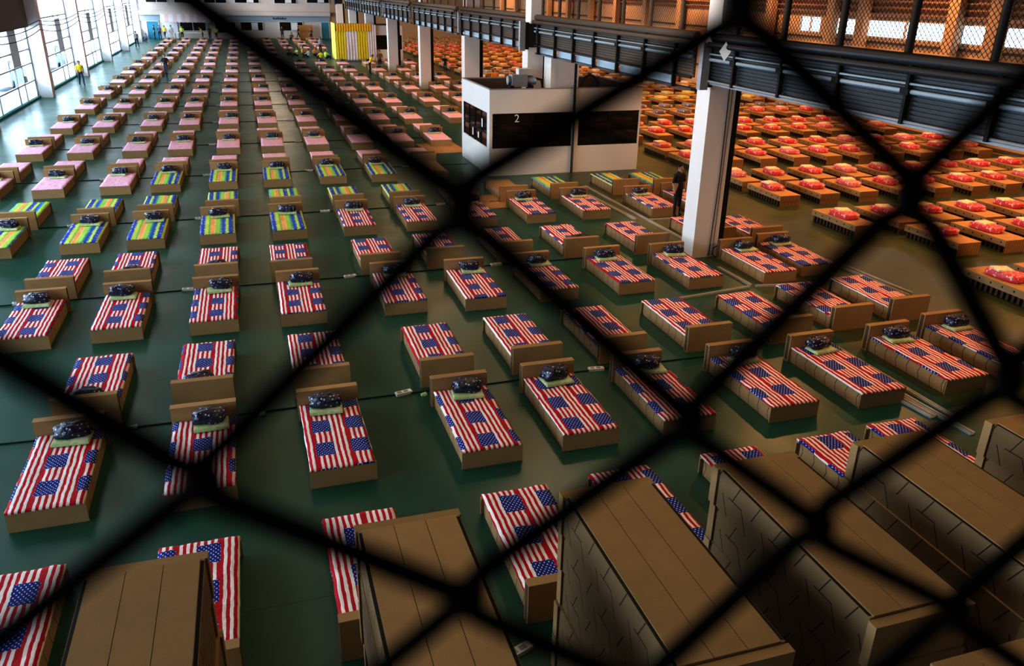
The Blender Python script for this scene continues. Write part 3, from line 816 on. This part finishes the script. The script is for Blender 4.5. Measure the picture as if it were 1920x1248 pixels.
for j, t, k, X, Y in rbeds:
    n = sorted(rrows[(j, t)]).index(k)+1
    where = '%s from left in the %s row of the side hall' % (ORD[n], ORD[ro[(j, t)]])
    rz = random.uniform(-.012, .012)
    b = link('platform_bed', RH, None, (X, Y, 0), rz); link('support_slats', RHS, b)
    tag(b, 'plain cardboard bed, '+where, 'bed', 'plain cardboard beds in the side hall')
    c, n2 = bundle_colour(Y, X)
    by = Y+random.uniform(1.02, 1.2)
    u = link('bagged_blanket', random.choice(BUN), None, (X+random.uniform(-.04, .06), by, .37), random.uniform(-.15, .15))
    u.scale = (1.08, 1.08, 1.1); u.color = (*c, 1); tag(u, '%s bagged blanket, ' % n2+where, 'blanket', n2+' bagged blankets in the side hall')
    if Y < 41:
        d = link('towel_pack', CREAM, None, (X+random.uniform(-.05, .05), by+.12, .542), random.uniform(-.35, .2))
        tag(d, 'cream towel pack, '+where, 'towel', 'cream packs on the red bagged blankets')

# ------------------------------------------------------------------ loose metal channels and sheets on the floor
def channel(p, q, w, label, mat=M_metalstrip):
    p, q = Vector((*p, 0)), Vector((*q, 0)); d = (q-p); L = d.length; a = math.atan2(d.y, d.x)
    m = MB().box(0, L, -w/2, w/2, 0, .015).box(0, L, -w/2, -w/2+.012, .015, .05).box(0, L, w/2-.012, w/2, .015, .05)
    tag(m.build('metal_channel', mat, None, p, a), label, 'metal channel', 'loose metal channels on the floor')
channel((10.98, 12.98), (11.05, 9.2), .07, 'long pale metal channel on the floor between two flag beds, running away')
channel((10.75, 10.43), (10.9, 8.75), .10, 'wide silver channel lying beside the right-hand flag beds')
channel((10.62, 10.1), (10.7, 9.4), .12, 'short silver offcut beside the wide silver channel')
channel((11.2, 9.3), (12.3, 9.75), .06, 'thin pale channel lying across the end of the long one')
channel((11.5, 16.06), (13.0, 15.86), .08, 'pale channel lying crosswise behind the flag beds, right of the near pillar')
channel((9.2, 15.75), (11.3, 16.05), .07, 'pale channel lying crosswise left of the other crosswise one')
channel((11.35, 17.6), (11.4, 16.15), .07, 'short channel running from the near pillar foot towards the fence')
channel((14.55, 17.3), (14.75, 14.5), .09, 'pale channel on the floor beyond the farthest right flag bed')
channel((14.75, 17.2), (14.95, 14.6), .06, 'thin channel parallel to the pale one beyond the right flag bed')
channel((11.5, 27.3), (11.75, 19.4), .08, 'very long pale strip on the floor beyond the near pillar')
channel((11.1, 26.0), (11.3, 22.6), .12, 'pale channel beside the flag bed left of the near pillar')
channel((11.6, 22.39), (12.5, 22.36), .10, 'short pale channel in front of the flag bed by the pillar')
tag(MB().box(-1.1, 1.1, -.9, .9, 0, .012).box(-1.0, -.2, -.8, .8, .012, .022).build('cardboard_sheet', M_card, None, (7.6, 25.9, 0), .1).__class__ and bpy.data.objects['cardboard_sheet'], 'flat cardboard sheet lying on the floor near the numbered booth', 'cardboard sheet')
tag(MB().box(-.9, .9, -1.2, 1.2, 0, .012).box(-.7, .6, -1.0, 1.1, .012, .02).build('cardboard_sheet', M_card, None, (8.05, 36.0, 0), .05), 'flat tan cardboard sheet lying left of the numbered booth', 'cardboard sheet')
wd = empty('wooden_cabinet', 'orange-brown wooden cupboard standing against the far wall', 'cabinet', (8.0, 117.6, 0))
MB().box(-.9, .9, -.3, .3, 0, 1.75).build('carcass', M_wood, wd)
MB().box(-.86, -.02, -.33, -.3, .05, 1.7).build('door', M_wood, wd); MB().box(.02, .86, -.33, -.3, .05, 1.7).build('door', M_wood, wd)
tb = empty('counter_table', 'pale counter table under the scalloped awning at the far end', 'table', (-6.2, 117.2, 0))
MB().box(-2.2, 2.2, -.4, .4, .78, .84).build('table_top', M_paper, tb)
for sx in (-2.1, 2.1):
    for s2 in (-.35, .35): MB().box(sx-.04, sx+.04, s2-.04, s2+.04, 0, .78).build('leg', M_grey, tb)

# ------------------------------------------------------------------ people
def person_mesh(pose):
    J = {'pelvis': (0,0,.93), 'chest': (0,0,1.28), 'neck': (0,.0,1.45), 'head': (0,.02,1.57), 'top': (0,.02,1.68)}
    rad = {'pelvis': .135, 'chest': .145, 'neck': .055, 'head': .095, 'top': .075}
    def limb(n, pts, rs):
        for i, (p, r) in enumerate(zip(pts, rs)): J['%s%d' % (n, i)] = p; rad['%s%d' % (n, i)] = r
    if pose == 'stand':
        limb('la', [(-.19,0,1.38), (-.25,.0,1.10), (-.25,.10,.86), (-.24,.13,.78)], [.062,.045,.036,.035]); limb('ra', [(.19,0,1.38), (.25,-.02,1.10), (.25,.06,.86), (.24,.08,.78)], [.062,.045,.036,.035])
        limb('ll', [(-.09,0,.84), (-.10,.01,.48), (-.11,0,.09), (-.12,.12,.04)], [.09,.062,.045,.04]); limb('rl', [(.09,0,.84), (.10,.01,.48), (.11,0,.09), (.13,.12,.04)], [.09,.062,.045,.04])
    elif pose == 'walk':
        limb('la', [(-.19,0,1.38), (-.24,-.10,1.12), (-.23,-.10,.88), (-.22,-.06,.80)], [.062,.045,.036,.035]); limb('ra', [(.19,0,1.38), (.24,.08,1.12), (.23,.24,.92), (.22,.29,.85)], [.062,.045,.036,.035])
        limb('ll', [(-.09,.02,.85), (-.09,.20,.50), (-.09,.22,.10), (-.09,.34,.05)], [.09,.062,.045,.04]); limb('rl', [(.09,-.02,.85), (.09,-.08,.49), (.09,-.34,.16), (.09,-.28,.05)], [.09,.062,.045,.04])
    elif pose == 'work':
        J.update({'chest': (0,.14,1.24), 'neck': (0,.24,1.38), 'head': (0,.31,1.48), 'top': (0,.35,1.58)})
        limb('la', [(-.19,.16,1.34), (-.24,.30,1.10), (-.15,.50,1.0), (-.12,.56,.98)], [.062,.045,.036,.035]); limb('ra', [(.19,.16,1.34), (.24,.30,1.10), (.15,.50,1.02), (.12,.56,1.0)], [.062,.045,.036,.035])
        limb('ll', [(-.09,-.02,.84), (-.11,.02,.48), (-.12,-.02,.09), (-.13,.10,.04)], [.09,.062,.045,.04]); limb('rl', [(.09,-.02,.84), (.11,.02,.48), (.12,-.02,.09), (.13,.10,.04)], [.09,.062,.045,.04])
    else:   # sitting on the floor, knees drawn up
        for k in list(J): J[k] = (J[k][0], J[k][1]-.05, J[k][2]-.80)
        limb('la', [(-.19,-.03,.58), (-.25,.12,.40), (-.14,.32,.40), (-.09,.38,.42)], [.062,.045,.036,.035]); limb('ra', [(.19,-.03,.58), (.25,.12,.40), (.14,.32,.40), (.09,.38,.42)], [.062,.045,.036,.035])
        limb('ll', [(-.10,.04,.12), (-.20,.42,.36), (-.10,.50,.08), (-.10,.62,.04)], [.09,.062,.045,.04]); limb('rl', [(.10,.04,.12), (.22,.40,.32), (.10,.46,.08), (.10,.58,.04)], [.09,.062,.045,.04])
    names = list(J); idx = {n: i for i, n in enumerate(names)}
    ed = [('pelvis','chest'), ('chest','neck'), ('neck','head'), ('head','top'), ('chest','la0'), ('chest','ra0'), ('pelvis','ll0'), ('pelvis','rl0')]
    for l in ('la','ra','ll','rl'):
        for i in range(3): ed.append((l+str(i), l+str(i+1)))
    me = bpy.data.meshes.new('skeleton'); me.from_pydata([J[n] for n in names], [(idx[a], idx[b]) for a, b in ed], [])
    o = bpy.data.objects.new('skeleton', me); COL.objects.link(o)
    md = o.modifiers.new('s', 'SKIN'); md.use_smooth_shade = True
    for n, sv in zip(names, me.skin_vertices[0].data):
        r = rad[n]; sv.radius = (r*1.25, r*.8) if n in ('chest', 'pelvis') else (r, r); sv.use_root = (n == 'pelvis')
    sb = o.modifiers.new('b', 'SUBSURF'); sb.levels = 1
    dg = bpy.context.evaluated_depsgraph_get(); ev = o.evaluated_get(dg); nm = bpy.data.meshes.new_from_object(ev)
    bpy.data.objects.remove(o)
    segs = [(Vector(J[a]), Vector(J[b]), a, b) for a, b in ed]
    def cls(a, b):
        if b in ('head', 'top') or a == 'neck': return 0
        if b[:2] in ('la', 'ra'): return 1 if b[2:] in ('0', '1') else 0
        if b[:2] in ('ll', 'rl'): return 3 if b.endswith('3') else 2
        if (a, b) == ('pelvis', 'chest'): return 1
        return 1
    nm.materials.clear()
    for i in range(4): nm.materials.append(None)
    for p in nm.polygons:
        c = p.center; best, bi = 9, 0
        for a, b, na, nb in segs:
            d = b-a; t = max(0, min(1, (c-a).dot(d)/d.length_squared)); q = (c-(a+d*t)).length
            if q < best: best, bi = q, cls(na, nb)
        p.material_index = bi; p.use_smooth = True
    zmin = min(v.co.z for v in nm.vertices)
    for v in nm.vertices: v.co.z -= zmin
    nm.name = 'person_'+pose
    h = Vector(J['head']); h.z -= zmin
    return nm, h
POSES = {p: person_mesh(p) for p in ('stand', 'walk', 'work', 'sit')}
M_skin = flat('skin', (.48, .28, .18), .6); M_hair = flat('black_hair', (.012, .010, .010), .5)
CLO = {n: flat(n+'_clothing', c, .8) for n, c in dict(yellow=(.78, .66, .05), dark=(.02, .02, .025), navy=(.03, .05, .12), white=(.75, .75, .75), lime=(.55, .72, .15), orange=(.80, .30, .04), blue=(.10, .20, .42), brown=(.18, .10, .06), grey=(.25, .25, .27)).items()}
HAIR = {}
def person(pose, loc, rz, top, legs, label, s=1.0):
    me, h = POSES[pose]
    o = link('person', me, None, loc, rz); o.scale = (s, s, s)
    for sl, m in zip(o.material_slots, (M_skin, CLO[top], CLO[legs], CLO['dark'])): sl.link = 'OBJECT'; sl.material = m
    tag(o, label, 'person')
    if pose not in HAIR:
        m = MB()
        def fn(q):
            if q.y > .045: q.z = max(q.z, .055)
            q.z = max(q.z, -.05); return q
        m.ball((h.x, h.y-.012, h.z+.035), (.093, .105, .105), 12, 8, 0, 1, fn)
        HAIR[pose] = m.mesh('hair', [M_hair])
        n = MB().ball((h.x, h.y+.098, h.z-.005), (.014, .022, .022), 6, 5).ball((h.x-.095, h.y, h.z), (.015, .025, .035), 6, 5).ball((h.x+.095, h.y, h.z), (.015, .025, .035), 6, 5)
        HAIR[pose+'f'] = n.mesh('nose_and_ears', [M_skin])
    link('hair', HAIR[pose], o); link('nose_and_ears', HAIR[pose+'f'], o)
    return o
R = math.radians
person('walk', (-11.02, 64.3, 0), R(200), 'yellow', 'navy', 'person in yellow shirt and dark trousers walking beside the window piers', .98)
person('walk', (-6.0, 70.4, 0), R(170), 'dark', 'navy', 'person in dark vest and jeans walking between the pink beds', .96)
person('walk', (-11.4, 103.1, 0), R(20), 'grey', 'dark', 'person in grey walking at the far end of the window wall')
person('sit', (-11.5, 113.9, 0), R(150), 'blue', 'grey', 'person seated on the floor near the blue door')
person('stand', (-10.75, 117.3, 0), R(100), 'dark', 'dark', 'person in dark clothes nearest the blue door')
person('stand', (-10.15, 117.5, 0), R(190), 'blue', 'navy', 'person in blue beside the person in dark clothes')
person('walk', (-9.5, 117.0, 0), R(160), 'yellow', 'navy', 'person in yellow standing in front of the bright doorway')
person('stand', (-8.75, 117.6, 0), R(200), 'white', 'white', 'person in white in front of the bright doorway')
person('stand', (-7.4, 116.3, 0), R(180), 'lime', 'dark', 'person in pale lime shirt at the left end of the counter')
person('work', (-4.9, 115.2, 0), R(90), 'yellow', 'dark', 'person in yellow bending over the right end of the counter')
person('stand', (-4.1, 116.6, 0), R(200), 'brown', 'dark', 'person in brown behind the bending person in yellow')
person('stand', (-3.25, 114.9, 0), R(170), 'yellow', 'dark', 'person in yellow standing right of the counter, facing the beds')
person('stand', (4.9, 116.3, 0), R(170), 'dark', 'dark', 'person in dark clothes standing below the far windows')
person('walk', (7.0, 116.6, 0), R(90), 'dark', 'dark', 'person in dark clothes striding left of the wooden cupboard')
person('sit', (6.1, 116.9, 0), R(170), 'brown', 'dark', 'person seated on the floor between two dark-clad people')
person('stand', (8.3, 112.6, 0), R(180), 'brown', 'dark', 'person in brown standing in front of the wooden cupboard')
person('stand', (7.7, 92.4, 0), R(140), 'grey', 'dark', 'person in grey standing beside the far end of the yellow curtain')
G = [(4.2, 90.0, 'brown', 200, 'leftmost of the people seated near the yellow curtain, in brown'), (5.0, 88.6, 'lime', 120, 'person in lime seated second from left near the yellow curtain'), (5.7, 89.8, 'yellow', 230, 'person in yellow seated at the back of the group near the curtain'),
     (6.0, 87.0, 'white', 60, 'person in white seated at the front of the group near the curtain'), (6.8, 88.9, 'orange', 200, 'person in orange seated in the middle of the group near the curtain'), (7.6, 85.4, 'lime', 300, 'person in lime seated closest to the yellow curtain'), (7.0, 84.6, 'yellow', 20, 'person in yellow seated in front of the lime-shirted one')]
for x, y, c, a, lab in G: person('sit', (x, y, 0), R(a), c, 'dark', lab)
person('work', (9.75, 70.2, 0), R(-80), 'yellow', 'dark', 'person in yellow bending over a pink bed left of the far pillar', .95)
person('stand', (11.0, 72.9, 0), R(180), 'brown', 'dark', 'person in brown standing just left of the far pillar')
person('stand', (16.3, 70.9, 0), R(180), 'dark', 'dark', 'person in dark clothes among pink beds right of the pillars', .8)
person('walk', (16.3, 55.6, 0), R(170), 'orange', 'dark', 'person in orange behind the numbered booth', 1.0)
person('stand', (12.85, 22.75, 0), R(200), 'dark', 'dark', 'person in black standing just left of the near pillar', 1.0)

# ------------------------------------------------------------------ parked vehicles outside the windows
def van(loc, rz, c, label):
    r = empty('parked_van', label, 'van', loc, rz)
    paint = flat('van_paint', c, .35, .5)
    m = MB(); prof = [(-2.2, .35), (2.2, .35), (2.25, 1.0), (1.55, 1.15), (1.0, 1.95), (-2.1, 1.95), (-2.2, 1.0)]
    b = len(m.v); m.v += [(-.85, y, z) for y, z in prof]+[(.85, y, z) for y, z in prof]; n = len(prof)
    m.face([b+i for i in range(n)]); m.face([b+n+i for i in range(n)][::-1])
    for i in range(n): m.face([b+(i+1) % n, b+i, b+n+i, b+n+(i+1) % n])
    m.build('body', paint, r)
    MB().box(-.87, .87, -1.9, .95, 1.2, 1.75).build('side_window', M_darkglass, r)
    for sx in (-.86, .86):
        for yy in (-1.4, 1.4): MB().tube([(sx-.1, yy, .33), (sx+.1, yy, .33)], .33, 14).build('wheel', M_black, r)
van((-15.4, 51.5, -.12), 0, (.20, .28, .40), 'blue-grey van parked outside the nearest window bay')
van((-15.6, 64.0, -.12), 0, (.30, .38, .48), 'pale blue van parked outside the second window bay')
van((-15.4, 78.0, -.12), 0, (.25, .30, .40), 'grey-blue van parked outside the third window bay')

# cables strung along the window piers
for i, (z, sag) in enumerate(((4.45, .22), (4.25, .28), (3.95, .34))):
    pts = []
    for k in range(2, 9):
        y0 = PIL_Y[k]
        for q in range(8):
            u = q/8; pts.append((-11.63, y0+13.27*u if k < 8 else y0, z-4*sag*u*(1-u)))
    pts = pts[:-7]
    tag(MB().tube(pts, .022, 5).build('overhead_cable', M_black), '%s of the dark cables strung along the window piers' % ['top', 'middle', 'bottom'][i], 'cable', 'cables along the window piers')

# ------------------------------------------------------------------ chain-link fence right in front of the viewer
FY = .15
# the netting is slack here and there: knots that sit off the even lattice (per metre of distance)
KNOT = {(1, 1): (.63, -.0136), (2, 0): (.98, -.294), (1, -1): (.63, -.644), (-1, -1): (-.11, -.614), (0, -2): (.26, -.914), (2, -2): (.93, -.914), (3, -1): (1.30, -.664), (-1, 1): (-.20, .115), (-2, 0): (-.50, -.20)}
def fence():
    m = MB(); px, pz = .73*FY, .64*FY
    cx0, cz0 = .25*FY, CH-.264*FY      # one knot
    nx0, nx1, nz0, nz1 = -24, 24, -16, 14
    r = .0032
    for i in range(2*nx0, 2*nx1):
        pts = []
        for j in range(2*nz0, 2*nz1+1):
            side = (j + i) % 2
            # each wire zig-zags between two knot columns and hooks round its neighbour at the knots
            x = cx0 + px*.5*(i + side); z = cz0 + pz*.5*j
            if (i+side, j) in KNOT: x, z = KNOT[(i+side, j)][0]*FY, CH + KNOT[(i+side, j)][1]*FY
            s = 1 if side else -1
            for (dx, dz, dy) in ((-.0045*s, -.0056, .0030), (.0014*s, -.002, .0010), (.0014*s, .002, -.0010), (-.0045*s, .0056, -.0030)):
                pts.append((x+dx, FY+dy*s, z+dz))
        m.tube(pts, r, 6)
    return m
fo = empty('chain_link_fence', 'black chain-link fence close in front of the viewer, out of focus', 'fence', (0, FY, 5.2))
mesh_o = fence().build('wire_mesh', M_wire, fo); mesh_o.location = (0, -FY, -5.2)
for xx in (-2.62, 2.68):
    MB().tube([(xx, .03, 0), (xx, .03, 2.95)], .03, 10).build('post', M_grey, fo)
MB().tube([(-2.62, .03, 2.9), (2.68, .03, 2.9)], .024, 10).build('top_rail', M_grey, fo)
struct(MB().box(-13, 33.6, -3.3, FY+.08, 4.95, 5.2).build('floor_gallery', M_brownsteel))

# ------------------------------------------------------------------ light
def area(name, loc, rot, sx, syy, power, col):
    l = bpy.data.lights.new(name, 'AREA'); l.shape = 'RECTANGLE'; l.size = sx; l.size_y = syy; l.energy = power; l.color = col
    o = bpy.data.objects.new(name, l); COL.objects.link(o); o.location = loc; o.rotation_euler = rot; return o
for i, (y, L) in enumerate(((2, 26), (30, 28), (58, 28), (86, 28), (110, 20))):
    area('window_daylight', (-17.5, y, 4.6), (0, -PI/2+.0, 0), 8.5, L, (2500, 4600, 5400, 5800, 5600)[i]*L/28, (.80, .91, 1.0))
# unseen strips added as overhead fill, echoing floor streaks; the last brightens foreground stacks
for x, y, L, p, c in ((.6, 40, 56, 300, (1, .62, .30)), (8.3, 36, 48, 560, (1, .60, .30)), (-6.5, 46, 56, 460, (.95, .95, 1)), (2.5, 94, 44, 900, (1, .76, .58)), (4.5, 8, 8, 120, (1, .78, .42))):
    area('roof_fill_strip', (x, y, ROOF-.06), (0, 0, 0), 2.4, L, p, c)
# warm high-bay lamps hung from both roofs
LM = MB().tube([(0, 0, 0), (0, 0, .14)], [.30, .10], 14).mesh('lamp_shade', [M_grey])
for i, y in enumerate((10, 22, 34, 46, 58, 72, 88, 106)):
    for x in (17.5, 23.5, 29.5):
        l = bpy.data.lights.new('high_bay_lamp', 'SPOT'); l.energy = 1050; l.color = (1, .50, .19); l.spot_size = R(150); l.spot_blend = .6; l.shadow_soft_size = .25
        o = bpy.data.objects.new('high_bay_lamp', l); COL.objects.link(o); o.location = (x, y, 8.9)
for i, y in enumerate((20, 34, 48, 62, 78, 98)):
    for x in (8.0,):
        l = bpy.data.lights.new('high_bay_lamp', 'SPOT'); l.energy = (110 if x < 5 else 300)*(1 if y < 90 else 2); l.color = (1, .70, .45); l.spot_size = R(150); l.spot_blend = .6; l.shadow_soft_size = .25
        o = bpy.data.objects.new('high_bay_lamp', l); COL.objects.link(o); o.location = (x, y, 8.9)

w = bpy.data.worlds.new('world'); scene.world = w; w.use_nodes = True
bg = w.node_tree.nodes['Background']; bg.inputs[0].default_value = (.80, .90, 1.0, 1); bg.inputs[1].default_value = 2.6
scene.view_settings.view_transform = 'Standard'
scene.view_settings.look = 'None'
scene.view_settings.exposure = .70
scene.view_settings.gamma = .74
scene.cycles.max_bounces = 6; scene.cycles.diffuse_bounces = 3; scene.cycles.glossy_bounces = 3; scene.cycles.transparent_max_bounces = 12; scene.cycles.caustics_reflective = False; scene.cycles.caustics_refractive = False
scene.cycles.use_denoising = True
